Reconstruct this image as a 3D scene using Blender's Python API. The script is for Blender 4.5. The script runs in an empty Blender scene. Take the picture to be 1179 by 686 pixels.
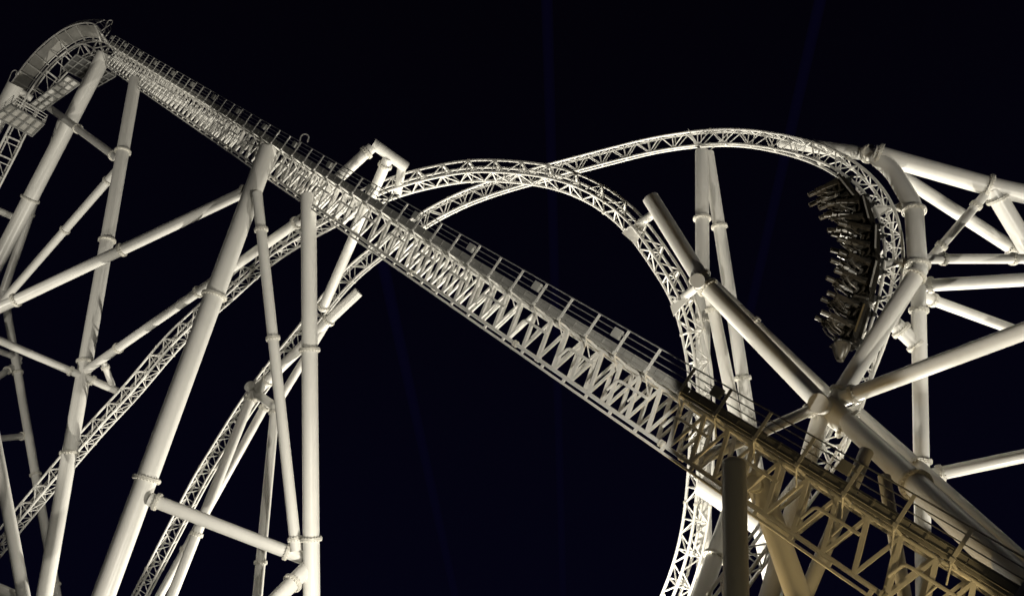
import bpy, math, random
from mathutils import Vector as V, Matrix
random.seed(7)
R = math.radians
S = bpy.context.scene
COL = S.collection

# ------------------------------------------------------------------ camera
FPX, W0, H0, PITCH = 926.0, 1179.0, 686.0, R(30)
CAM = V((0, 0, 1.7))
cam = bpy.data.cameras.new('camera'); camo = bpy.data.objects.new('camera', cam); COL.objects.link(camo)
cam.sensor_width = 36; cam.lens = 36 * FPX / W0; cam.clip_end = 5000
camo.location = CAM; camo.rotation_euler = (R(90) + PITCH, 0, 0)
S.camera = camo
CR, CU, CF = V((1, 0, 0)), V((0, -math.sin(PITCH), math.cos(PITCH))), V((0, math.cos(PITCH), math.sin(PITCH)))

def P(x, y, d):                     # a point seen at photo pixel (x, y) at depth d metres
    return CAM + d * (CF + CR * ((x - W0 / 2) / FPX) + CU * ((H0 / 2 - y) / FPX))
def pix(p):
    q = p - CAM; d = q.dot(CF)
    return (W0 / 2 + FPX * q.dot(CR) / d, H0 / 2 - FPX * q.dot(CU) / d, d)

# ------------------------------------------------------------------ night sky
w = bpy.data.worlds.new('World'); S.world = w; w.use_nodes = True
nt = w.node_tree; bg = nt.nodes['Background']
tc = nt.nodes.new('ShaderNodeTexCoord'); sx = nt.nodes.new('ShaderNodeSeparateXYZ'); rp = nt.nodes.new('ShaderNodeValToRGB')
nt.links.new(tc.outputs['Generated'], sx.inputs[0]); nt.links.new(sx.outputs['Z'], rp.inputs[0]); nt.links.new(rp.outputs[0], bg.inputs[0])
rp.color_ramp.elements[0].position = 0.1; rp.color_ramp.elements[0].color = (0.0011, 0.0010, 0.0052, 1)
rp.color_ramp.elements[1].position = 0.75; rp.color_ramp.elements[1].color = (0.0008, 0.0006, 0.0020, 1)
bg.inputs[1].default_value = 1.0

# ------------------------------------------------------------------ lamps
def spot(name, loc, target, power, cone, color=(1, .90, .70), blend=.25, size=.12):
    l = bpy.data.lights.new(name, 'SPOT'); l.energy = power; l.color = color
    l.spot_size = R(cone); l.spot_blend = blend; l.shadow_soft_size = size
    o = bpy.data.objects.new(name, l); COL.objects.link(o); o.location = loc
    o.rotation_euler = (V(target) - V(loc)).to_track_quat('-Z', 'Y').to_euler()
    return o
WARM = (1, .94, .80)
spot('floodlight_beam', (6, 4, .5), (-24, 46, 24), 21000, 64.5, WARM, .03)         # front
spot('floodlight_beam', (-2, 36, .5), (-24, 50, 24), 19500, 86, WARM, .5)        # under the middle bents
spot('floodlight_beam', (-3, 76, .5), (-16, 50, 26), 90000, 88, WARM, .2)        # behind the middle bents
spot('floodlight_beam', (-52, 26, .5), (-45, 70, 52), 36000, 56, WARM, .3)       # beside the crest tower
spot('floodlight_beam', (13, 64, .5), (13, 46, 30), 74000, 70, WARM, .08)        # behind the train tower
spot('floodlight_beam', (33, 36, .5), (27, 37, 20), 16000, 64, WARM, .1)         # right of the train tower
spot('floodlight_beam', (31, 64, .5), (22, 48, 28), 34000, 60, WARM, .1)
spot('floodlight_beam', (22, 12, .5), (23.5, 45, 35.5), 21000, 28, WARM, .25)      # added fill on the front of the train tower
spot('floodlight_beam', (2, 44, .5), (15, 46, 26), 25000, 52, WARM, .05)         # under the round loop
spot('floodlight_beam', (4, 40, .5), (11.3, 34.5, 5), 3000, 26, WARM, .3)           # low, at the main tower leg
spot('warm_fill_spot', (5.5, 31.5, .5), (11, 28, 9), 1900, 110, (1, .70, .29), .5, .12)  # unseen warm light added under the low lift truss
spot('warm_fill_spot', (24, 23, .5), (14, 29, 11), 200, 80, (1, .74, .34), .4, .12)  # added faint warm fill from the right
spot('warm_fill_spot', (12, 20, .5), (11.2, 27, 9), 800, 36, (1, .72, .31), .25, .12)  # added narrow warm spot for the leaning leg and low truss
spot('warm_fill_spot', (6, 11, .5), (9, 27, 8), 270, 44, (1, .82, .45), .5, .2)  # added front fill for the dark column

S.view_settings.view_transform = 'Standard'; S.view_settings.look = 'None'
S.view_settings.exposure = 0.14; S.view_settings.gamma = 1; S.view_settings.use_curve_mapping = False
S.cycles.max_bounces = 5; S.cycles.diffuse_bounces = 3

# ------------------------------------------------------------------ materials
def steel(name, col, rough=.42, var=.10, scale=1.3, bump=.03, metal=0.0, streak=True):
    m = bpy.data.materials.new(name); m.use_nodes = True
    t = m.node_tree; b = t.nodes['Principled BSDF']
    b.inputs['Roughness'].default_value = rough; b.inputs['Metallic'].default_value = metal
    c = t.nodes.new('ShaderNodeTexCoord'); mp = t.nodes.new('ShaderNodeMapping')
    mp.inputs['Scale'].default_value = (1, 1, .35) if streak else (1, 1, 1)
    n = t.nodes.new('ShaderNodeTexNoise'); n.inputs['Scale'].default_value = scale; n.inputs['Detail'].default_value = 8
    n.inputs['Roughness'].default_value = .65
    r = t.nodes.new('ShaderNodeValToRGB')
    r.color_ramp.elements[0].position = .32; r.color_ramp.elements[0].color = tuple(x * (1 - var * 2) for x in col) + (1,)
    r.color_ramp.elements[1].position = .62; r.color_ramp.elements[1].color = tuple(min(1, x * (1 + var * .3)) for x in col) + (1,)
    t.links.new(c.outputs['Object'], mp.inputs[0]); t.links.new(mp.outputs[0], n.inputs[0])
    t.links.new(n.outputs['Fac'], r.inputs[0]); t.links.new(r.outputs[0], b.inputs['Base Color'])
    n2 = t.nodes.new('ShaderNodeTexNoise'); n2.inputs['Scale'].default_value = 22; n2.inputs['Detail'].default_value = 3
    bp = t.nodes.new('ShaderNodeBump'); bp.inputs['Strength'].default_value = bump; bp.inputs['Distance'].default_value = .05
    t.links.new(c.outputs['Object'], n2.inputs[0]); t.links.new(n2.outputs['Fac'], bp.inputs['Height']); t.links.new(bp.outputs[0], b.inputs['Normal'])
    mr = t.nodes.new('ShaderNodeMapRange'); mr.inputs['To Min'].default_value = rough + .14; mr.inputs['To Max'].default_value = rough - .10
    t.links.new(n.outputs['Fac'], mr.inputs['Value']); t.links.new(mr.outputs[0], b.inputs['Roughness'])
    return m
M_WHITE = steel('white_painted_steel', (.74, .73, .70), .30, .04, .7, .015)
M_TRACK = steel('white_track_steel', (.80, .79, .76), .38, .04)
M_RAIL = steel('worn_running_rail', (.70, .69, .66), .34, .08)
M_PLATE = steel('walkway_plate', (.50, .49, .46), .5, .12)
M_TOE = steel('dull_toe_board', (.36, .355, .34), .55, .14)
M_GALV = steel('galvanised_steel', (.42, .42, .41), .45, .15, 4, metal=.35)
M_BOLT = steel('bolt_steel', (.70, .68, .62), .35, .1, 6)
M_MESH = steel('open_grating', (.10, .10, .10), .6, .2, 9)
M_BOX = steel('lamp_housing', (.45, .45, .43), .5, .1)
M_BLACK = steel('black_gloss_shell', (.03, .027, .022), .26, .3, 3)
M_SEAT = steel('dark_seat_vinyl', (.06, .05, .036), .35, .3, 5)
M_GOLD = steel('gold_trim', (.24, .18, .09), .35, .2, 4, metal=.5)
M_PALE = steel('pale_glint_trim', (.42, .41, .38), .4, .15, 4)  # pale colour stands in for glints on the train
M_DARKBAR = steel('dark_bar_metal', (.16, .15, .13), .3, .1, 4, metal=.3)
M_RUBBER = steel('wheel_rubber', (.03, .03, .03), .7, .2)
M_GROUND = steel('dark_grass_ground', (.045, .05, .025), .95, .3, .6, .3, streak=False)

# ------------------------------------------------------------------ mesh helpers
class MB:
    def __init__(self): self.v = []; self.f = []; self.sm = []
    def ring(self, c, a, b, r, n):
        i0 = len(self.v)
        for k in range(n):
            t = 2 * math.pi * k / n
            self.v.append(c + (a * math.cos(t) + b * math.sin(t)) * r)
        return i0
    def sweep(self, pts, r, n=10, cap=True, a0=None):
        m = len(pts)
        tan = [(pts[min(i + 1, m - 1)] - pts[max(i - 1, 0)]).normalized() for i in range(m)]
        t = tan[0]
        a = a0 or (V((0, 0, 1)) if abs(t.z) < .9 else V((1, 0, 0)))
        rings = []
        for i in range(m):
            t = tan[i]; a = (a - t * a.dot(t)).normalized(); b = t.cross(a)
            sc = 1.0
            rings.append(self.ring(pts[i], a, b, r * sc, n))
        for i in range(m - 1):
            for k in range(n):
                k2 = (k + 1) % n
                self.f.append((rings[i] + k, rings[i] + k2, rings[i + 1] + k2, rings[i + 1] + k)); self.sm.append(True)
        if cap:
            for ri, rev in ((rings[0], True), (rings[-1], False)):
                # a ring of its own so that the flat end keeps a sharp edge
                i0 = len(self.v); self.v += [self.v[ri + k].copy() for k in range(n)]
                idx = [i0 + k for k in range(n)]
                self.f.append(tuple(reversed(idx)) if rev else tuple(idx)); self.sm.append(False)
        return self
    def tube(self, p, q, r, n=8, cap=True): return self.sweep([p, q], r, n, cap)
    def bar(self, p, q, wx, wy, up):          # rectangular bar p->q, wx across, wy along up
        t = (q - p).normalized(); u = (up - t * up.dot(t)).normalized(); s = t.cross(u)
        i0 = len(self.v)
        for c in (p, q):
            for sx_, sy_ in ((-1, -1), (1, -1), (1, 1), (-1, 1)):
                self.v.append(c + s * (sx_ * wx / 2) + u * (sy_ * wy / 2))
        for f in ((3, 2, 1, 0), (4, 5, 6, 7), (0, 1, 5, 4), (1, 2, 6, 5), (2, 3, 7, 6), (3, 0, 4, 7)):
            self.f.append(tuple(i0 + k for k in f)); self.sm.append(False)
        return self
    def slab(self, quad, th, nrm):            # quad of points with thickness th along nrm
        i0 = len(self.v); self.v += [p.copy() for p in quad] + [p + nrm * th for p in quad]
        n = len(quad)
        self.f.append(tuple(i0 + k for k in reversed(range(n)))); self.f.append(tuple(i0 + n + k for k in range(n)))
        self.sm += [False, False]
        for k in range(n):
            k2 = (k + 1) % n
            self.f.append((i0 + k, i0 + k2, i0 + n + k2, i0 + n + k)); self.sm.append(False)
        return self
    def build(self, name, mat, parent=None, origin=None):
        o0 = origin if origin is not None else V((0, 0, 0))
        me = bpy.data.meshes.new(name)
        me.from_pydata([tuple(p - o0) for p in self.v], [], self.f)
        me.polygons.foreach_set('use_smooth', self.sm); me.materials.append(mat)
        me.update()
        o = bpy.data.objects.new(name, me); COL.objects.link(o)
        if parent:
            wl = V((0, 0, 0)); pp = parent
            while pp: wl += pp.location; pp = pp.parent
            o.parent = parent; o.location = o0 - wl
        else: o.location = o0
        return o
def tag(o, label=None, cat=None, group=None, kind=None):
    if label: o['label'] = label
    if cat and not kind: o['kind'] = 'thing'
    if cat: o['category'] = cat
    if group: o['group'] = group
    if kind: o['kind'] = kind
    return o
def empty(name, loc, label, cat, group=None):
    o = bpy.data.objects.new(name, None); COL.objects.link(o); o.location = loc; o.empty_display_size = .3
    return tag(o, label, cat, group)
def perp(t):
    a = V((0, 0, 1)) if abs(t.z) < .9 else V((1, 0, 0))
    a = (a - t * a.dot(t)).normalized()
    return a, t.cross(a)

# ------------------------------------------------------------------ ground
g = MB(); g.v = [V((-1500, -1500, 0)), V((1500, -1500, 0)), V((1500, 1500, 0)), V((-1500, 1500, 0))]; g.f = [(0, 1, 2, 3)]; g.sm = [False]
tag(g.build('ground', M_GROUND), kind='structure')

# ------------------------------------------------------------------ tubular steelwork
def flange_mesh(p, t, r, bolts=True):
    m = MB(); a, b = perp(t)
    rf = r * 1.27 + .03
    m.tube(p - t * .075, p - t * .008, rf, 32); m.tube(p + t * .008, p + t * .075, rf, 32)
    m.tube(p - t * .03, p + t * .03, rf * .9, 24, False)
    nb = max(12, int(2 * math.pi * rf / .2))
    for k in range(nb):
        th = 2 * math.pi * k / nb
        c = p + (a * math.cos(th) + b * math.sin(th)) * (r + (rf - r) * .55)
        m.tube(c - t * .14, c + t * .14, .042, 6)
    return m
def member(name, label, cat, pts, wpx, flanges=(), group='white tubular supports', ground=False, name_part='flange'):
    w3 = [P(*p) for p in pts]
    r = wpx * pts[0][2] / FPX / 2
    if ground:
        d = (w3[-1] - w3[-2]).normalized()
        if d.z < -.05: w3.append(w3[-1] + d * ((w3[-1].z + .05) / -d.z))
    body = MB(); org = w3[0]
    # round the bends a little so that the sweep keeps its thickness
    line = [w3[0]]
    for i in range(1, len(w3) - 1):
        p0, p1, p2 = w3[i - 1], w3[i], w3[i + 1]
        a, b = (p0 - p1), (p2 - p1)
        if a.angle(b) > R(178): line.append(p1); continue
        k = min(r * 1.2, a.length * .4, b.length * .4)
        A, B = p1 + a.normalized() * k, p1 + b.normalized() * k
        for s_ in range(6):
            u = s_ / 5; line.append(A * (1 - u) ** 2 + p1 * 2 * u * (1 - u) + B * u * u)
    line.append(w3[-1])
    body.sweep(line, r, 36)
    # weld seams every few metres, part of the tube itself
    for i in range(len(w3) - 1):
        L = (w3[i + 1] - w3[i]).length; t = (w3[i + 1] - w3[i]).normalized()
        for s_ in range(1, int(L / 6.3)):
            c = w3[i] + t * (s_ * 6.3 + .7); body.tube(c - t * .02, c + t * .02, r + .008, 36, False)
    o = tag(body.build(name, M_WHITE, None, org), label, cat, group)
    for fx, fy in flanges:
        best = None
        for i in range(len(w3) - 1):
            for s_ in range(201):
                q = w3[i].lerp(w3[i + 1], s_ / 200); e = pix(q)
                dd = (e[0] - fx) ** 2 + (e[1] - fy) ** 2
                if best is None or dd < best[0]: best = (dd, q, (w3[i + 1] - w3[i]).normalized())
        flange_mesh(best[1], best[2], r).build(name_part, M_BOLT, o, best[1])
    return o
def child_tube(o, name, p, q, wpx, mat=None):
    a, b = P(*p), P(*q); r = wpx * p[2] / FPX / 2
    MB().tube(a, b, r, 30).build(name, mat or M_WHITE, o, a)
def child_flange(o, p, q, wpx):
    a, b = P(*p), P(*q); flange_mesh(a, (b - a).normalized(), wpx * p[2] / FPX / 2).build('flange', M_BOLT, o, a)

GL, GC, GR = 'tubes of the crest tower', 'tubes under the middle of the lift hill', 'tubes of the tower behind the train'
SC, BR = 'support_column', 'brace_tube'
# --- tower under the crest, left
member(SC, 'leaning thick column rising to the crest just below its bend', 'column', [(121, 62, 86), (0, 296, 86)], 16, [(79, 139), (35, 229)], GL, True)
member(SC, 'thinner dim leg running close beside the thick crest column', 'column', [(72, 137, 95), (4, 335, 95)], 9, [(38, 248)], GL, True)
member(SC, 'tall column leaning from lift hill underside near crest past four flanges', 'column', [(156, 92, 78.5), (51, 686, 58)], 13, [(140, 175), (123, 276), (97, 418), (79, 522)], GL, True)
member(BR, 'short bright brace between the two tall columns below the crest', 'brace', [(50, 119, 90), (136, 183, 75)], 8, [(86, 153), (130, 180)], GL)
member(BR, 'thin diagonal brace fanning down from tall leaning column to left edge', 'brace', [(134, 197, 74.5), (-10, 362, 80)], 9, [(75, 265), (124, 208)], GL)
member(BR, 'long thick brace from big leaning lift column down to the left edge', 'brace', [(290, 217, 56), (-40, 373, 56)], 12.5, [(282, 221), (140, 288), (18, 345)], GL)
member(BR, 'long brace passing behind big leaning lift column to a flanged joint', 'brace', [(352, 249, 52.2), (97, 428, 65.4)], 11.5, [(340, 257), (229, 336), (136, 401)], GC)
member(BR, 'slanting brace crossing the tall left column toward the lower track', 'brace', [(-40, 375, 62), (135, 450, 66)], 9, [(82, 425), (107, 438)], GL)
member(BR, 'very short strut hanging from long brace beside lower track', 'strut', [(118, 414, 65.2), (131, 448, 66)], 7, [(121, 423)], GL)
member(SC, 'thin dim grey leg far behind the lower left track', 'column', [(4, 335, 95), (66, 690, 80)], 8.5, [(23, 428), (43, 545), (64, 673)], GL, True)
member(BR, 'short level brace poking in from left edge to thin grey leg', 'brace', [(-40, 509, 80), (33, 501, 88)], 8, [(25, 502)], GL)
member(BR, 'short brace sloping down from left edge to thin grey leg', 'brace', [(-40, 390, 85), (23, 413, 92)], 7, [], GL)
member(BR, 'short brace rising from left edge to joint on thin grey leg', 'brace', [(-40, 460, 82), (22, 417, 92)], 8, [(9, 427)], GL)
member(SC, 'bright leg leaning in from the left edge in the lower corner', 'column', [(-14, 462, 60), (28, 690, 52)], 12, [], GL, True)
member(BR, 'low bright tube just showing in the bottom left corner', 'brace', [(-40, 661, 55), (32, 692, 55)], 12, [], GL)
member(BR, 'small dim brace entering at left edge beside thick crest column', 'brace', [(-40, 226, 85), (18, 251, 88)], 8, [], GL)
# --- middle bents
A = member(SC, 'thickest leaning column from lift hill underside to lower left', 'column', [(309, 172, 56.5), (119, 686, 45)], 20.5, [(246, 340), (167, 550)], GC, True)
B = member(SC, 'slim column leaning right between thickest column and upright column', 'column', [(296, 222, 53.5), (341, 634, 47.6)], 11.5, [(301, 265), (315, 389), (338, 620)], GC)
C = member(SC, 'straight upright thick column under the middle of the lift hill', 'column', [(355, 224, 51.7), (359, 720, 46.6)], 17.5, [(356, 402), (358, 621)], GC, True)
H = member(BR, 'cross tube linking foot of upright column with thickest column', 'brace', [(172, 574, 46.8), (357, 645, 48)], 15, [(180, 578), (331, 634)], GC)
member(BR, 'short stub tube leaving the upright column downward into shadow', 'brace', [(357, 650, 47.5), (296, 712, 44)], 18, [(337, 671)], GC, True)
member(SC, 'thin upright leg between twin track legs and upright column', 'column', [(317, 466, 62), (296, 690, 56)], 10.5, [(316, 475), (300, 647)], GC, True)
J = member(SC, 'front leg of leaning twin pair beneath the lower track', 'column', [(292, 450, 63.4), (196, 690, 57)], 11, [(288, 460), (222, 613)], GC, True)
child_tube(J, 'end_cap', (287, 444, 63.2), (297, 453, 64.2), 13)
member(SC, 'rear leg of leaning twin pair beneath the lower track', 'column', [(307, 464, 64.4), (181, 690, 63)], 9.5, [(304, 470), (211, 631)], GC, True)
member(BR, 'short header tube joining the heads of the twin track legs', 'brace', [(292, 451, 63.4), (320, 470, 62)], 10, [], GC)
member(BR, 'bent tube lying along the lower track with an open square end', 'brace', [(413, 336, 61), (379, 368, 61), (297, 449, 63.2)], 12, [(308, 438), (378, 369)], GC)
member(BR, 'straight strut beneath the bent tube running to thin upright leg', 'brace', [(376, 372, 61.2), (316, 470, 62)], 9, [], GC)
member(SC, 'goalpost leg passing behind lift hill down to the bent tube', 'column', [(447, 182, 54.5), (371, 356, 60.6)], 12.5, [(443, 190), (371, 352)], GC)
member(BR, 'goalpost tube slanting behind lift hill to the upright column', 'brace', [(428, 170, 54), (352, 240, 53)], 12.5, [(422, 176)], GC)
GP = member(BR, 'short crosspiece of goalpost above lift hill carrying the track', 'brace', [(429, 165, 54), (468, 193, 55)], 13, [], GC)
child_tube(GP, 'hanger', (463, 190, 55), (458, 222, 56), 10)
# --- right tower
member(SC, 'upright leg below the highest point of the long arched track', 'column', [(808, 174, 57.5), (810, 520, 50)], 15, [(809, 251), (810, 370)], GR, True)
member(SC, 'splayed leg beside the upright one below the arched track', 'column', [(815, 176, 57.6), (863, 486, 52)], 13.5, [(825, 262), (858, 435)], GR, True)
member(SC, 'leg dropping from round joint of tubes beside the round loop track', 'column', [(815, 326, 46.6), (849, 490, 46)], 14, [(822, 356)], GR, True)
S2 = member(BR, 'stout tube with round capped end above the round loop track', 'brace', [(749, 228, 48.6), (810, 326, 45.6)], 19, [(806, 319)], GR)
child_tube(S2, 'end_cap', (803, 323, 44.7), (813, 331, 47.4), 17)
child_tube(S2, 'bracket', (758, 243, 48.3), (735, 258, 50.4), 10)
child_tube(S2, 'bracket', (803, 330, 46), (782, 346, 48.6), 10)
member(BR, 'long stout diagonal tube from loop joint down to the big bolted joint', 'brace', [(811, 327, 45.6), (950, 470, 41)], 20, [(815, 331)], GR)
member(BR, 'thin tube hugging the rear of the long stout diagonal', 'brace', [(822, 328, 48), (964, 464, 43.5)], 13, [(868, 372)], GR)
N = member(BR, 'thick sleeve of the big bolted joint where the tower tubes meet', 'joint', [(948, 467, 41), (980, 491, 40.2)], 30, [(976, 488)], GR)
child_tube(N, 'end_cap', (942, 464, 39.6), (954, 471, 42), 23)
member(BR, 'tube sloping left from the bolted joint to behind the walkway', 'brace', [(944, 467, 41), (800, 531, 35)], 12.5, [(933, 472)], GR)
member(SC, 'main leg of the bolted joint dropping behind the lift hill', 'column', [(947, 472, 41), (884, 690, 36)], 19, [], GR, True)
member(BR, 'tube rising from bolted joint to the knuckle beside the train', 'brace', [(960, 466, 41.3), (1058, 311, 44.6)], 21, [(968, 452), (1053, 318)], GR)
member(BR, 'long bright tube from bolted joint out to the right edge', 'brace', [(970, 459, 41), (1300, 336, 33)], 18, [(983, 454)], GR)
member(SC, 'huge shadowed tube from bolted joint down to lower right corner', 'column', [(972, 482, 40.6), (1178, 671, 26)], 24, [(1056, 556)], GR, True)
member(BR, 'floodlit tube showing as a bright edge behind the huge shadowed tube', 'brace', [(982, 474, 43.5), (1230, 697, 33)], 21, [(1052, 538)], GR)
member(SC, 'upright column standing below the knuckle right of train', 'column', [(1057, 316, 45.5), (1063, 640, 41)], 16, [(1057, 357), (1062, 530)], GR, True)
member(BR, 'bent grey tube curving down right of the train', 'brace', [(1008, 180, 50), (1028, 197, 49.2), (1052, 238, 47.2), (1057, 313, 45)], 19, [(1053, 243), (1057, 306)], GR)
member(BR, 'great top tube from the flange above train to right edge', 'brace', [(1006, 177, 50), (1145, 216, 48), (1330, 255, 46)], 21, [(1011, 179), (1138, 214)], GR)
member(BR, 'upper tube stretching left behind the arched track', 'brace', [(1012, 179, 50), (900, 163, 58)], 17, [(1000, 176)], GR)
member(BR, 'diagonal tube under the great top tube to the level tube', 'brace', [(1036, 202, 52), (1188, 300, 50)], 15, [(1166, 286)], GR)
member(BR, 'thin strut from level tube up to great top tube', 'strut', [(1072, 297, 48.2), (1139, 219, 48)], 10, [(1084, 283), (1124, 237)], GR)
member(BR, 'stout tube from great top tube down to right edge', 'brace', [(1143, 218, 48), (1210, 330, 48)], 20, [(1149, 229)], GR)
member(BR, 'level tube right of the bent grey tube', 'brace', [(1057, 298, 46), (1300, 298, 48)], 11.5, [(1086, 298), (1166, 298)], GR)
member(BR, 'gently tilted tube from knuckle to right edge', 'brace', [(1059, 329, 45.5), (1300, 315, 40)], 14.5, [(1072, 328)], GR)
member(BR, 'downward tube from knuckle ending behind long bright tube', 'brace', [(1059, 340, 46), (1240, 406, 48)], 12.5, [(1074, 346)], GR)
S19 = member(BR, 'short fat stub from upright column to the track below train', 'brace', [(1026, 369, 44.8), (1061, 402, 44.4)], 18, [(1038, 380), (1055, 396)], GR)
child_tube(S19, 'bracket', (1028, 371, 44.8), (1010, 378, 45), 12)
member(BR, 'low tube from upright column to right edge', 'brace', [(1062, 549, 42.6), (1300, 499, 41)], 15, [(1083, 545)], GR)
member(BR, 'small bracket arm from bent grey tube to track beside train', 'bracket', [(1049, 237, 47.3), (1018, 241, 49)], 8, [(1038, 238)], GR)
member(BR, 'larger bracket arm from knuckle to the track beside train', 'bracket', [(1056, 303, 45.2), (1020, 303, 46.6)], 9, [(1040, 303)], GR)
member(BR, 'broad bright tube glimpsed through the lift truss behind the dark column', 'brace', [(806, 556, 45), (902, 622, 43)], 26, [], GR)
member(SC, 'leg slanting down left behind the dark column to the ground', 'column', [(850, 562, 44), (806, 690, 40)], 19, [(822, 640)], GR, True)
# --- under the low end of the lift hill
GB = 'shadowed legs under the low end of the lift hill'
L1 = member(SC, 'dark column with rounded head standing before the lift truss', 'column', [(845, 533, 26.9), (848, 700, 25.2)], 27.5, [], GB, True)
m = MB(); top = P(845, 533, 26.9); ax = (top - P(848, 700, 25.2)).normalized(); rr = 27.5 * 26.9 / FPX / 2; a_, b_ = perp(ax); prev = None
for k in range(7):
    th = k / 6 * math.pi / 2; ri = m.ring(top + ax * (rr * .55 * math.sin(th)), a_, b_, max(.004, rr * math.cos(th)), 36)
    if prev is not None:
        for q in range(36): m.f.append((prev + q, prev + (q + 1) % 36, ri + (q + 1) % 36, ri + q)); m.sm.append(True)
    prev = ri
m.build('dome_cap', M_WHITE, L1, top)
L2 = member(SC, 'brownish lit leg leaning under the low lift truss', 'column', [(869, 545, 29.6), (924, 700, 27.3)], 27, [], GB, True)
child_tube(L2, 'end_cap', (868, 556, 28.3), (873, 560, 29.8), 16); child_flange(L2, (868.5, 557, 28.6), (873, 560, 29.8), 15)
member(SC, 'dim leg showing above the walkway rail behind the low lift hill', 'column', [(998, 519, 31), (925, 690, 28)], 15.5, [], GB, True)
member(SC, 'narrow yellowish leg behind the handrail by the low lift hill', 'column', [(1018, 548, 30), (1044, 700, 27)], 14, [], GB, True)

# ------------------------------------------------------------------ lattice tracks
def catmull(ps, n=14):
    out = []
    for i in range(len(ps) - 1):
        p0, p1, p2, p3 = ps[max(i - 1, 0)], ps[i], ps[i + 1], ps[min(i + 2, len(ps) - 1)]
        for k in range(n):
            t = k / n
            out.append(.5 * ((2 * p1) + (p2 - p0) * t + (2 * p0 - 5 * p1 + 4 * p2 - p3) * t * t + (3 * p1 - p0 - 3 * p2 + p3) * t ** 3))
    out.append(ps[-1]); return out
def resample(vals, pos, step):
    acc = [0.0]
    for i in range(1, len(pos)): acc.append(acc[-1] + (pos[i] - pos[i - 1]).length)
    N_ = max(2, int(round(acc[-1] / step))); st = acc[-1] / N_; out = []; j = 0
    for i in range(N_ + 1):
        s_ = min(i * st, acc[-1])
        while j < len(acc) - 2 and acc[j + 1] < s_: j += 1
        u = (s_ - acc[j]) / max(1e-9, acc[j + 1] - acc[j])
        out.append([v[j] * (1 - u) + v[j + 1] * u for v in vals])
    return out
def smooth(vs, k):
    n = len(vs); out = []
    for i in range(n):
        a, b = max(0, i - k), min(n - 1, i + k); q = V((0, 0, 0))
        for j in range(a, b + 1): q += vs[j]
        out.append(q / (b - a + 1))
    return out
def frames(ctrl, side, step):
    """ctrl rows (px, py, depth, tilt); returns list of (pos, t, n, b)"""
    pos = catmull([P(*c[:3]) for c in ctrl])
    til = []
    for i in range(len(ctrl) - 1): til += [ctrl[i][3] * (1 - k / 14) + ctrl[i + 1][3] * k / 14 for k in range(14)]
    til.append(ctrl[-1][3])
    rs = resample([pos, til], pos, step)
    ps = [r_[0] for r_ in rs]; ps = smooth(ps, 3)
    out = []
    for i, p in enumerate(ps):
        t = (ps[min(i + 1, len(ps) - 1)] - ps[max(i - 1, 0)]).normalized()
        v = (p - CAM).normalized(); pr = t.cross(v).normalized()
        if pr.dot(CU) * 1 == 0: pass
        pr = pr * side
        vo = (v - t * v.dot(t)).normalized(); s_ = rs[i][1]
        out.append((p, t, (pr * math.sqrt(1 - s_ * s_) + vo * s_).normalized()))
    ns = smooth([o[2] for o in out], 4); res = []
    for (p, t, _), n in zip(out, ns):
        n = (n - t * n.dot(t)).normalized(); res.append((p, t, n, t.cross(n)))
    return res
RG, RN, CB, CN = .48, .50, .60, -.48          # rail gauge half / height, chord half width / height
def track(name, label, ctrl, side, step=.46):
    fr = frames(ctrl, side, step)
    root = empty(name, fr[len(fr) // 2][0], label, 'coaster track', 'lattice tracks')
    at = lambda i, b, n: fr[i][0] + fr[i][3] * b + fr[i][2] * n
    n_ = len(fr)
    for sg in (-1, 1):
        MB().sweep([at(i, sg * RG, RN) for i in range(n_)], .088, 12).build('running_rail', M_RAIL, root)
        MB().sweep([at(i, sg * CB, CN) for i in range(n_)], .092, 12).build('chord', M_TRACK, root)
        lat = MB()
        for i in range(0, n_ - 4, 4):
            u0 = at(i, sg * RG, RN); u1 = at(i + 4, sg * RG, RN); c = at(i + 2, sg * CB, CN)
            lat.tube(u0, c, .045, 7, False); lat.tube(c, u1, .045, 7, False)
            lat.tube(at(i, sg * RG, RN), at(i, sg * CB, CN), .038, 6, False)
        lat.build('side_lattice', M_TRACK, root)
    low = MB()
    for i in range(0, n_ - 4, 4):
        low.tube(at(i, -CB, CN), at(i, CB, CN), .045, 7, False)
        low.tube(at(i, CB, CN), at(i + 2, -CB, CN), .042, 7, False); low.tube(at(i + 2, -CB, CN), at(i + 4, CB, CN), .042, 7, False)
    low.build('lower_lattice', M_TRACK, root)
    for i in range(0, n_ - 2, 4):
        ties = MB(); c0 = at(i, 0, RN - .06)
        ties.bar(at(i, -RG, RN - .06), at(i, RG, RN - .06), .10, .10, fr[i][2])
        for sg in (-1, 1): ties.bar(at(i, sg * RG, RN - .02), at(i, sg * (RG - .02), RN - .22), .14, .05, fr[i][3])
        ties.build('cross_tie', M_TRACK, root, c0)
    for i in range(20, n_ - 4, 22):
        for sg in (-1, 1):
            for (b_, nn, rr_) in ((RG, RN, .12), (CB, CN, .14)):
                q = at(i, sg * b_, nn)
                MB().tube(q - fr[i][1] * .07, q + fr[i][1] * .07, rr_, 12).build('flange', M_BOLT, root, q)
    return root, fr
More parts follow.
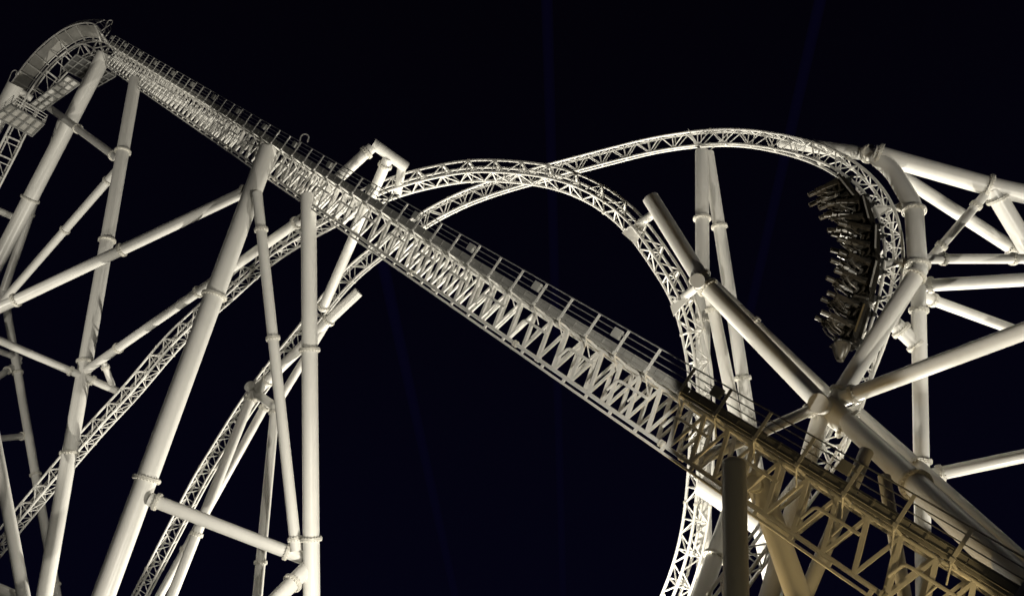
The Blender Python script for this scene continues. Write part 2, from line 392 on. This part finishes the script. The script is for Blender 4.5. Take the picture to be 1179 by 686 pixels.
T1 = [(-150, 830, 66, .5), (-60, 705, 66, .5), (0, 624, 66, .5), (100, 505, 65.5, .5), (149, 452, 65, .5), (204, 388, 64, .5), (262, 336, 62.5, .5), (310, 293, 61, .5), (374, 254, 58.5, .5),
      (446, 218, 56.3, .52), (520, 199, 55, .52), (570, 196, 54, .52), (650, 207, 52.5, .5), (719, 246, 51, .47), (775, 321, 49, .42), (790, 352, 48.5, .40), (803, 405, 48, .4), (808, 447, 47.5, .42),
      (809, 500, 47, .45), (804, 580, 46.5, .5), (797, 626, 46, .5), (783, 673, 46, .5), (752, 740, 46, .5), (700, 815, 46, .5)]
T2 = [(60, 860, 70, -.25), (120, 765, 69, -.25), (162, 685, 68, -.25), (226, 562, 67, -.25), (252, 518, 66.3, -.25), (298, 447, 65, -.25), (357, 373, 64, -.2), (404, 316, 63, -.2), (475, 262, 62, -.2), (524, 234, 62, -.2), (567, 217, 61, -.2),
      (611, 204, 61, -.2), (698, 181, 60, -.2), (765, 165, 59, -.15), (838, 158, 57, -.15), (896, 165, 55, -.2), (947, 180, 52.5, -.28), (985, 203, 50.5, -.34), (1013, 236, 49, -.38), (1024, 275, 47.5, -.4),
      (1025, 306, 46.5, -.4), (1020, 337, 45.5, -.38), (1011, 375, 45, -.32), (1001, 405, 44.5, -.2), (991, 436, 44, 0), (967, 500, 42.5, .2), (946, 534, 42, .3), (912, 580, 41, .3), (875, 629, 40, .3),
      (845, 670, 39.5, .3), (800, 730, 39, .3), (735, 800, 39, .3)]
track('coaster_track', 'white lattice track curling into the round loop before the longer arch', T1, 1)
_, FR2 = track('coaster_track', 'white lattice track of the long arch that carries the black train', T2, -1)

# gusset plates where the right tower holds the tracks
def gussets(label, ps, tip):
    o = None
    m = MB(); t3 = P(*tip)
    for (a, b) in ps:
        pa, pb = P(*a), P(*b); nn = (pa - t3).cross(pb - t3).normalized()
        m.slab([t3, pa, pb], .05, nn)
    return tag(m.build('gusset_plate', M_WHITE, None, t3), label, 'gusset plate', 'gusset plates on the tracks')
gussets('two welded plates seating the arched track on its upright legs', [((792, 148, 57.6), (800, 168, 57.6)), ((842, 150, 57.3), (824, 166, 57.3))], (812, 178, 57.5))
gussets('white fan plate holding round loop track below the capped tube', [((716, 268, 50.2), (732, 282, 50)), ((722, 262, 51), (736, 272, 50.8))], (748, 250, 49.6))
gussets('white fan plate holding round loop track at the round joint', [((772, 352, 48.2), (776, 364, 48)), ((775, 346, 49), (780, 356, 48.8))], (800, 336, 47))
gussets('white fan plate on track beside the train at the bent tube', [((1002, 236, 49.2), (1006, 248, 49)), ((1002, 240, 48.6), (1007, 252, 48.4))], (1032, 239, 48.4))
gussets('white fan plate on track beside the train at the knuckle', [((1011, 298, 46.8), (1010, 310, 46.4)), ((1012, 302, 46.2), (1010, 314, 46))], (1040, 303, 45.9))

# ------------------------------------------------------------------ lift hill
KL = 30000.0
dL = V((0, 0, 0)) + CR * ((-225 - W0 / 2) / FPX) + CU * ((H0 / 2 + 164) / FPX) + CF; dL.normalize()      # uphill
bL = V((-(-dL.y), -dL.x, 0)); bL = V((dL.y, -dL.x, 0)).normalized()
if bL.y > 0: bL = -bL                                                                     # towards the camera side
nL = dL.cross(bL); nL = nL if nL.z > 0 else -nL; nL.normalize()
A0 = P(660, 441, KL / 885)                                                                # on the near lower chord
def lp(s_, b, n): return A0 + dL * s_ + bL * b + nL * n                                   # s uphill from A0, b 0 = near chord plane
def s_at(x):
    lo, hi = -60, 200
    for _ in range(60):
        mid = (lo + hi) / 2
        if pix(lp(mid, 0, 0))[0] > x: lo = mid
        else: hi = mid
    return (lo + hi) / 2
S0 = s_at(1179) - 6; S1 = s_at(124)
WB, HT = -1.9, 1.80          # truss width (far chord at b=WB), truss height
lift = empty('lift_hill_track', lp(0, -.9, .9), 'straight lattice truss of the steep lift hill crossing the whole view', 'coaster track', 'lattice tracks')
lift_parts = [('chord', 0, 0, .085), ('chord', WB, 0, .085), ('upper_chord', 0, HT, .075), ('upper_chord', WB, HT, .075), ('running_rail', -.45, HT + .36, .08), ('running_rail', WB + .45, HT + .36, .08)]
for nm, b, n, r in lift_parts:
    MB().sweep([lp(S0, b, n), lp(S1, b, n)], r, 12).build(nm, M_RAIL if 'rail' in nm else M_TRACK, lift)
PAN = 1.10
for nm, b, off in (('near_lattice', 0, 0), ('far_lattice', WB, .5)):
    m = MB(); k = 0; s_ = S0 + off * PAN
    while s_ + PAN < S1:
        m.bar(lp(s_, b, .03), lp(s_ + PAN * .5, b, HT - .03), .14, .13, bL)
        m.bar(lp(s_ + PAN * .5, b, HT - .03), lp(s_ + PAN, b, .03), .10, .11, bL)
        s_ += PAN
    m.build('side_lattice', M_TRACK, lift)
m = MB(); s_ = S0; proto = None
while s_ + PAN < S1:
    m.tube(lp(s_, 0, 0), lp(s_, WB, 0), .05, 8, False)
    m.tube(lp(s_, 0, 0), lp(s_ + PAN, WB, 0), .035, 7, False)
    o0 = lp(s_ + PAN * .5, WB / 2, HT)
    if proto is None:
        mt = MB(); mt.bar(lp(s_ + PAN * .5, 0, HT), lp(s_ + PAN * .5, WB, HT), .10, .12, nL)
        for b in (-.45, WB + .45): mt.bar(lp(s_ + PAN * .5, b, HT), lp(s_ + PAN * .5, b, HT + .34), .10, .08, bL)
        proto = mt.build('cross_tie', M_TRACK, lift, o0)
    else:
        c = proto.copy(); COL.objects.link(c); c.parent = lift; c.location = o0 - lift.location
    s_ += PAN
m.build('lower_lattice', M_TRACK, lift)
m = MB(); m.bar(lp(S0, WB / 2, HT + .2), lp(S1, WB / 2, HT + .2), .36, .22, nL); m.build('chain_trough', M_PLATE, lift)
m = MB(); m.tube(lp(S0, 0, -.26), lp(S1, 0, -.26), .055, 10); m.build('lower_pipe', M_TRACK, lift)
s_ = S0 + .4; proto = None
while s_ < S1:
    if proto is None: proto = MB().bar(lp(s_, 0, -.26), lp(s_, 0, 0), .09, .13, dL).build('pipe_hanger', M_TRACK, lift, lp(s_, 0, -.13))
    else:
        c = proto.copy(); COL.objects.link(c); c.parent = lift; c.location = lp(s_, 0, -.13) - lift.location
    s_ += 1.42
s_ = S0 + 1.0; proto = None
while s_ < S1:
    for b in (0, WB):
        if proto is None:
            mm = MB()
            for ds in (-.07, .07): mm.tube(lp(s_ + ds - .035, b, 0), lp(s_ + ds + .035, b, 0), .15, 14)
            proto = mm.build('flange', M_BOLT, lift, lp(s_, b, 0))
        else:
            c = proto.copy(); COL.objects.link(c); c.parent = lift; c.location = lp(s_, b, 0) - lift.location
    s_ += 9.0
m = MB(); s_ = S0 + 3.05
proto = None
while s_ + 2 < S1 - 1:
    if proto is None:
        mm = MB(); o0 = lp(s_, .10, 1.0)
        mm.sweep([lp(s_ + 1.02, .10, .55), lp(s_ + .85, .10, 1.06), lp(s_ + .76, .10, 1.13), lp(s_ + .6, .10, 1.15), lp(s_ - .75, .10, 1.15)], .062, 10)
        mm.tube(lp(s_ - .2, .10, 1.15), lp(s_ - .05, .02, .62), .04, 8)
        proto = mm.build('bent_pipe', M_TRACK, lift, o0)
    else:
        c = proto.copy(); COL.objects.link(c); c.parent = lift; c.location = lp(s_, .10, 1.0) - lift.location
    s_ += 3.05

# walkway on the near side of the lift hill
BW = .95
walk = empty('maintenance_walkway', lp(0, BW / 2, HT), 'railed steel walkway bolted along the near side of the lift hill', 'walkway')
m = MB(); s_ = S0; step = 1.7
while s_ < S1:
    e = min(s_ + step - .02, S1); m.bar(lp(s_, BW / 2 + .06, HT + .12), lp(e, BW / 2 + .06, HT + .12), BW - .08, .035, nL); s_ += step
m.build('floor_plate', M_PLATE, walk)
m = MB(); s_ = S0
while s_ < S1:
    e = min(s_ + step - .03, S1); m.bar(lp(s_, BW + .02, HT + .29), lp(e, BW + .02, HT + .29), .03, .40, nL); s_ += step
m.bar(lp(S0, BW, HT + .10), lp(S1, BW, HT + .10), .09, .07, nL)
s_ = S0 + .3
while s_ < S1:
    m.bar(lp(s_ + .85, BW + .05, HT + .13), lp(s_ + .85, BW + .05, HT + .49), .06, .05, bL)
    m.bar(lp(s_ + .12, BW + .06, HT + .13), lp(s_ + .12, BW + .06, HT + .36), .16, .04, bL); s_ += step
m.tube(lp(S0, BW + .07, HT + .20), lp(S1, BW + .07, HT + .20), .028, 6)
m.build('toe_board', M_TOE, walk)
s_ = S0 + .3; proto = None
while s_ < S1:
    o0 = lp(s_, 0, HT)
    if proto is None:
        m = MB(); m.bar(lp(s_, 0, HT + .02), lp(s_, BW, HT + .05), .07, .09, nL); m.tube(lp(s_, 0, HT - .5), lp(s_, BW - .05, HT + .02), .03, 6)
        proto = m.build('walkway_bracket', M_TRACK, walk, o0)
    else:
        c = proto.copy(); COL.objects.link(c); c.parent = walk; c.location = o0 - walk.location
    s_ += step
HR = HT + 1.20
for k, (n, r) in enumerate(((HR, .028), (HR - .25, .021), (HR - .52, .021), (HR - .78, .021))):
    MB().sweep([lp(S0, BW + .06, n), lp(S1, BW + .06, n)], r, 8).build('handrail', M_GALV, walk)
posts = []; s_ = S0 + .3; proto = None; i = 0
boxes = []
while s_ < S1:
    o0 = lp(s_, BW + .06, HT + .1)
    if proto is None:
        mm = MB(); mm.bar(lp(s_, BW + .07, HT + .1), lp(s_, BW + .07, HR - .02), .11, .06, bL); mm.bar(lp(s_, BW + .04, HT + .12), lp(s_, BW + .14, HT + .12), .14, .12, nL)
        proto = mm.build('handrail_post', M_TRACK, walk, o0)
    else:
        c = proto.copy(); COL.objects.link(c); c.parent = walk; c.location = o0 - walk.location
    if i % 3 == 1: boxes.append(s_)
    s_ += step; i += 1
# lamp boxes on every third post
proto = None
BOXL = ['lowest lamp box on the lift handrail, dark against the huge shadowed tube',
        'unlit lamp box on the handrail just past the edge of the floodlight',
        'lowest floodlit lamp box on the lift handrail, before the light ends',
        'floodlit lamp box on the bare handrail, second above the edge of the light',
        'lamp box on the handrail just below where the long arch leaves the lift',
        'lamp box on the handrail where the long arch passes behind the lift hill',
        'lamp box on the handrail where the round loop passes behind the lift hill',
        'lamp box on the handrail just uphill of the goalpost tubes',
        'lamp box on the handrail beside the middle davit hook, above the upright column',
        'lamp box on the handrail above the head of the thickest leaning column',
        'first lamp box uphill of the thickest leaning column, on the lift handrail',
        'second lamp box uphill of the thickest leaning column, on the lift handrail',
        'third lamp box uphill of the thickest leaning column, on the lift handrail',
        'sixth lamp box counted down from the crest along the lift handrail',
        'fifth lamp box counted down from the crest along the lift handrail',
        'fourth lamp box counted down from the crest, above the tall column head',
        'third lamp box counted down from the crest along the lift handrail',
        'second lamp box counted down from the crest along the lift handrail',
        'topmost lamp box on the lift handrail beside the crest']
boxes = [s_ for s_ in boxes if 96 < pix(lp(s_, BW, HR))[0] < 1175]
for k, s_ in enumerate(boxes):
    o0 = lp(s_ + .36, BW + .17, HR - .36)
    if proto is None:
        mm = MB(); mm.bar(o0 - dL * .21, o0 + dL * .21, .16, .40, nL)
        mm.bar(o0 - dL * .15 - bL * .08, o0 + dL * .15 - bL * .08, .05, .30, nL)
        o = mm.build('lamp_box', M_BOX, None, o0)
        b2 = MB(); b2.tube(o0 - dL * .17 + nL * .05, o0 - dL * .38 + nL * .05, .025, 6); b2.build('mounting_arm', M_GALV, o, o0 - dL * .17)
        proto = o; child = o.children[0]
    else:
        o = proto.copy(); COL.objects.link(o); o.location = o0
        c = child.copy(); COL.objects.link(c); c.parent = o
    tag(o, BOXL[k], 'lamp box', 'lamp boxes along the lift walkway')

# ------------------------------------------------------------------ crest
pc = pix(lp(S1, WB / 2, HT / 2))
CREST = [P(*c) for c in [(pc[0], pc[1], pc[2]), (107, 56, 88.5), (80, 68, 90), (58, 90, 89), (40, 116, 87.5), (24, 144, 86), (10, 172, 85), (-6, 203, 84), (-30, 250, 83)]]
cp = resample([catmull(CREST)], catmull(CREST), .56); cps = smooth([c[0] for c in cp], 2)
# direction of the rails side: from the lift's own normal to facing up and away
def cam_v(r_, u_, f_): return (CR * r_ + CU * u_ + CF * f_).normalized()
nk = [nL, (nL + cam_v(-.25, .45, .86)).normalized(), cam_v(-.25, .45, .86), cam_v(-.35, .4, .85), cam_v(-.4, .35, .85), cam_v(-.42, .3, .86)]
fr3 = []
for i, p in enumerate(cps):
    u = min(i / (len(cps) - 1) * 2.2, .999) * (len(nk) - 1); j = min(int(u), len(nk) - 2); n = nk[j].lerp(nk[j + 1], u - j)
    t = (cps[min(i + 1, len(cps) - 1)] - cps[max(i - 1, 0)]).normalized(); n = (n - t * n.dot(t)).normalized(); fr3.append((p, t, n, n.cross(t)))
flip = 1 if (fr3[12][3].dot(CU) > 0) else -1
c_at = lambda i, b, n: fr3[i][0] + fr3[i][3] * (b * flip) + fr3[i][2] * n
crest = empty('crest_track', fr3[10][0], 'curved lattice track bending over the top of the lift hill', 'coaster track', 'lattice tracks')
nn_ = len(fr3)
for sg in (-1, 1):
    MB().sweep([c_at(i, sg * .55, .95) for i in range(nn_)], .08, 10).build('running_rail', M_RAIL, crest)
    MB().sweep([c_at(i, sg * .8, -.8) for i in range(nn_)], .09, 10).build('chord', M_TRACK, crest)
    MB().sweep([c_at(i, sg * .8, .7) for i in range(nn_)], .08, 10).build('upper_chord', M_TRACK, crest)
    m = MB()
    for i in range(0, nn_ - 4, 4):
        m.bar(c_at(i, sg * .8, .7), c_at(i + 2, sg * .8, -.8), .09, .09, fr3[i][3]); m.bar(c_at(i + 2, sg * .8, -.8), c_at(i + 4, sg * .8, .7), .09, .09, fr3[i][3])
    m.build('side_lattice', M_TRACK, crest)
m = MB()
for i in range(0, nn_ - 4, 4):
    m.tube(c_at(i + 2, -.8, -.8), c_at(i + 2, .8, -.8), .05, 7); m.tube(c_at(i, .8, .7), c_at(i + 4, -.8, .7), .05, 7)
    MB().bar(c_at(i, -.8, .8), c_at(i, .8, .8), .12, .22, fr3[i][2]).build('cross_tie', M_TRACK, crest, c_at(i, 0, .8))
m.build('cross_lattice', M_TRACK, crest)
cw = empty('crest_walkway', fr3[12][0], 'curved plated walkway with handrail along the outside of the crest', 'walkway')
i_end = min(nn_ - 1, [i for i in range(nn_) if pix(fr3[i][0])[0] > 28][-1])
m = MB()
for i in range(3, i_end - 3, 4):
    e = min(i + 4, i_end)
    q = [c_at(i, 1.25, .75), c_at(i, 2.55, .75), c_at(e, 2.55, .75), c_at(e, 1.25, .75)]
    gap = (q[3] - q[0]).normalized() * .05
    m.slab([q[0] + gap, q[1] + gap, q[2] - gap, q[3] - gap], .05, fr3[i][2])
m.build('floor_plate', M_PLATE, cw)
m = MB()
m.sweep([c_at(i, 2.65, .72) for i in range(3, i_end)], .10, 8); m.sweep([c_at(i, 1.1, .72) for i in range(3, i_end)], .06, 8)
for i in range(3, i_end, 2): m.bar(c_at(i, .8, .64), c_at(i, 2.65, .64), .09, .16, fr3[i][2])
m.build('edge_beam', M_TRACK, cw)
for n in (1.25, 1.6, 1.95): MB().sweep([c_at(i, 2.7, n) for i in range(0, i_end)], .03, 6).build('handrail', M_GALV, cw)
for i in range(1, i_end, 3): MB().tube(c_at(i, 2.7, .7), c_at(i, 2.7, 1.97), .04, 6).build('handrail_post', M_TRACK, cw)

def level(x, y, z): return P(x, y, (z - CAM.z) * FPX / (FPX * math.sin(PITCH) + (H0 / 2 - y) * math.cos(PITCH)))
def platform(name, label, quad, z, nu, nv, mesh_mat, railed=()):
    q = [level(x, y, z) for x, y in quad]
    root = empty(name, q[0], label, 'platform', 'platforms at the crest')
    UP = V((0, 0, 1)); pt = lambda u, v: q[0].lerp(q[1], u).lerp(q[3].lerp(q[2], u), v)
    m = MB(); m.slab([pt(0, 0), pt(1, 0), pt(1, 1), pt(0, 1)], .04, UP); m.v = [p + UP * .12 for p in m.v]; m.build('deck', mesh_mat, root)
    m = MB()
    for k in range(nu + 1): m.bar(pt(k / nu, 0), pt(k / nu, 1), .10, .14, UP)
    for k in range(nv + 1): m.bar(pt(0, k / nv) - UP * .003, pt(1, k / nv) - UP * .003, .10, .14, UP)
    m.build('joists', M_GALV, root)
    for e0, e1 in railed:
        a, b = q[e0], q[e1]
        m = MB()
        for h in (.45, .8, 1.15): m.tube(a + UP * h, b + UP * h, .03, 6)
        n = max(2, int((b - a).length / 1.0))
        for k in range(n + 1): c = a.lerp(b, k / n); m.tube(c, c + UP * 1.15, .035, 6)
        m.build('handrail', M_TRACK, root)
    return root
platform('service_platform', 'open grid platform hanging beneath the bend of the crest', [(88, 63), (133, 88), (112, 100), (72, 79)], 66, 6, 3, M_MESH, ((1, 2),))
platform('service_platform', 'boxy grey platform at the far left below the crest', [(12, 120), (51, 143), (37, 157), (-6, 134)], 57, 5, 2, M_PLATE, ((0, 1), (1, 2), (3, 0)))
platform('service_platform', 'bright narrow plated gangway inside the curve of the crest', [(78, 88), (92, 97), (49, 128), (35, 120)], 61, 2, 7, M_WHITE)
member(BR, 'dim thick tube holding the outer end of the crest at left edge', 'column', [(18, 98, 86), (-40, 210, 86)], 17, [], GL, True)
member(BR, 'short cream tube below plated walkway near left edge', 'brace', [(16, 101, 86), (37, 114, 87)], 8, [], GL)

# davit hooks on the handrail
def davit(label, base, h):
    b = base; UP = V((0, 0, 1)); sd = CR
    pts = [b, b + UP * h * .62]
    for k in range(9):
        th = math.pi * (1 - k / 8 * 1.15); pts.append(b + UP * (h * .72 + .26 * math.sin(th) * 1.3) + sd * (.28 + .28 * math.cos(th)))
    o = tag(MB().sweep(pts, .05, 8).build('davit_hook', M_TRACK, None, b), label, 'davit hook', 'davit hooks')
    e = pts[-1]; MB().tube(e, e - UP * .18, .07, 8).build('pulley', M_BOLT, o, e)
davit('curved davit hook standing on walkway handrail in the middle of lift hill', lp(s_at(330), BW, HT + .9), 1.0)
davit('curved davit hook standing on the very top of the crest', c_at(4, 2.4, .9), 2.2)
davit('curved davit hook on the outer rail near the left edge', c_at(i_end - 5, 3.0, .9), 2.2)

# ------------------------------------------------------------------ train
def cum(fr):
    a = [0]
    for i in range(1, len(fr)): a.append(a[-1] + (fr[i][0] - fr[i - 1][0]).length)
    return a
CUM = cum(FR2)
def fr_at(s_):
    j = 0
    while j < len(CUM) - 2 and CUM[j + 1] < s_: j += 1
    u = (s_ - CUM[j]) / (CUM[j + 1] - CUM[j]); a, b = FR2[j], FR2[j + 1]
    return [a[k].lerp(b[k], u) for k in range(4)]
def s_near(x, y, lo):
    best = None
    for i, f in enumerate(FR2):
        e = pix(f[0])
        if f[0].z < lo: continue
        d = (e[0] - x) ** 2 + (e[1] - y) ** 2
        if best is None or d < best[0]: best = (d, CUM[i])
    return best[1]
sA, sB = s_near(985, 203, 15), s_near(1000, 408, 10)
NC = 5; CL = (sB - sA) / NC
train = empty('coaster_train', fr_at((sA + sB) / 2)[0], 'black open seated train racing down the inside of the arch', 'train')
def car(i):
    s_ = sA + CL * (i + .5); p, t, n, b = fr_at(s_)
    base = p + n * RN
    q = lambda l, x, h: base + t * l + b * (x if abs(h) < .25 else x * 1.22) + n * (h if h < .25 else h * 1.38)          # l forward (downhill), x across, h away from rails
    L = CL * .46
    ch = MB(); ch.bar(q(-L, 0, .32), q(L, 0, .32), 1.15, .30, n); ch.bar(q(-L * .9, 0, .55), q(L * .9, 0, .55), 1.7, .18, n)
    # tapered side shells and the hood behind each row
    for l in (-L * .95, L * .05): ch.slab([q(l, -.8, .6), q(l, .8, .6), q(l - .02, .7, 1.15), q(l - .02, -.7, 1.15)], .22, t)
    for sg in (-1, 1):
        ch.slab([q(-L, sg * .92, .45), q(L, sg * .92, .45), q(L * .7, sg * 1.0, .66), q(-L * .9, sg * 1.0, .62)], .05, b * sg)
    c = ch.build('car_body', M_BLACK, train, base)
    for l in (-L * .7, L * .7):
        for sg in (-1, 1):
            w_ = MB(); w_.tube(q(l, sg * RG - .06, .20), q(l, sg * RG + .06, .20), .17, 16); w_.tube(q(l, sg * (RG + .22) - .05 * sg, .0), q(l, sg * (RG + .22) + .001, .0), .12, 12)
            w_.build('wheel', M_RUBBER, c, q(l, sg * RG, .2))
    for l in (-L * .52, L * .48):
        for sg in (-1, 1):
            x = sg * .44; st = MB()
            # cushion, raked padded back with wings, shin panel
            st.slab([q(l - .26, x - .25, .62), q(l - .26, x + .25, .62), q(l + .30, x + .23, .74), q(l + .30, x - .23, .74)], .12, n)
            prof = ((-.26, .62, .25), (-.34, .95, .27), (-.42, 1.30, .25), (-.50, 1.62, .19))
            for k in range(3):
                (l0, h0, w0), (l1, h1, w1) = prof[k], prof[k + 1]
                st.slab([q(l + l0, x - w0, h0), q(l + l0, x + w0, h0), q(l + l1, x + w1, h1), q(l + l1, x - w1, h1)], .14, -t)
                for e in (-1, 1): st.bar(q(l + l0 + .05, x + e * w0, h0), q(l + l1 + .05, x + e * w1, h1), .07, .20, t)
            st.slab([q(l + .30, x - .2, .74), q(l + .30, x + .2, .74), q(l + .42, x + .18, .36), q(l + .42, x - .18, .36)], .05, t)
            se = st.build('seat', M_SEAT, c, q(l, x, .8))
            hr_ = MB(); c0 = q(l - .53, x, 1.66); c1 = q(l - .56, x, 1.96)
            hr_.sweep([c0 - n * .02, c0, c0.lerp(c1, .5), c1, c1 + n * .02], .15, 14)
            hr_.build('headrest', M_SEAT, c, c0)
            lb = MB()
            for e in (-1, 1): lb.sweep([q(l - .40, x + e * .22, 1.42), q(l - .20, x + e * .22, 1.50), q(l + .06, x + e * .20, 1.30), q(l + .20, x + e * .16, 1.02), q(l + .22, x + e * .1, .92)], .05, 8)
            lb.sweep([q(l + .20, x - .2, .98), q(l + .24, x, .95), q(l + .20, x + .2, .98)], .085, 10)
            lb.build('lap_bar', M_DARKBAR if (i + (sg > 0)) % 2 else M_SEAT, c, q(l, x, 1.2))
    ft = MB(); ft.slab([q(L, -.85, .48), q(L, .85, .48), q(L * 1.02, .7, 1.05), q(L * 1.02, -.7, 1.05)], .06, t); ft.build('front_panel', M_BLACK, c, q(L, 0, .7))
    for sg in (-1, 1):
        tr = MB(); tr.bar(q(-L * .8, sg * 1.03, .60), q(L * .6, sg * 1.03, .63), .05, .09, n)  # pale strips imitate glints along the car sides
        tr.build('glint_strip', M_GOLD if i == NC - 1 else M_PALE, c, q(0, 0, .9))
    if i == NC - 1:                                             # pointed nose of the lead car
        nz = MB(); rings = []
        for k in range(6):
            u = k / 5; wd = .95 * (1 - u * u * .75); ht = .45 * (1 - u * .6); cc = q(L + .10 + u * .85, 0, .62 + .12 * (1 - u)); i0 = len(nz.v)
            for a in range(20):
                th = 2 * math.pi * a / 20; nz.v.append(cc + b * (wd * math.cos(th)) + n * (ht * math.sin(th)))
            rings.append(i0)
        for k in range(5):
            for a in range(20): nz.f.append((rings[k] + a, rings[k] + (a + 1) % 20, rings[k + 1] + (a + 1) % 20, rings[k + 1] + a)); nz.sm.append(True)
        nz.f.append(tuple(rings[-1] + a for a in range(20))); nz.sm.append(False)
        nz.build('nose_cone', M_SEAT, c, q(L, 0, .6))
for i in range(NC): car(i)

# ------------------------------------------------------------------ glowing volumes imitating blue light beams far behind
mb = bpy.data.materials.new('blue_beam_glow'); mb.use_nodes = True; t_ = mb.node_tree; t_.nodes.clear()
out = t_.nodes.new('ShaderNodeOutputMaterial'); em = t_.nodes.new('ShaderNodeEmission'); em.inputs[0].default_value = (.10, .08, 1, 1); em.inputs[1].default_value = .0011  # emission put into the volume in place of scattered beam light
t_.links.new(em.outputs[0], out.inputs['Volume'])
for lab, a, b_ in (('faint blue glow volume imitating a beam, leaning left beneath the middle of the lift hill', (568, 888), (440, 300)),
                   ('faint blue glow volume imitating a beam, standing straight up below the round loop', (654, 888), (628, -60)),
                   ('very faint blue glow volume imitating a beam, leaning right inside the long arch', (744, 888), (958, -60))):
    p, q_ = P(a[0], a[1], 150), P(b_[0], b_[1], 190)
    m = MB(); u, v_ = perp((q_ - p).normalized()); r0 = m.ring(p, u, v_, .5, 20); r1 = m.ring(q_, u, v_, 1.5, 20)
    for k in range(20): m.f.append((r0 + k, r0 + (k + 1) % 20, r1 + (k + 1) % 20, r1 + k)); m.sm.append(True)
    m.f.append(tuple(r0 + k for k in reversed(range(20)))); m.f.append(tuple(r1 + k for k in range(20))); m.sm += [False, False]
    tag(m.build('beam_glow_volume', mb, None, p), lab, 'light beam', 'blue beam glow volumes')
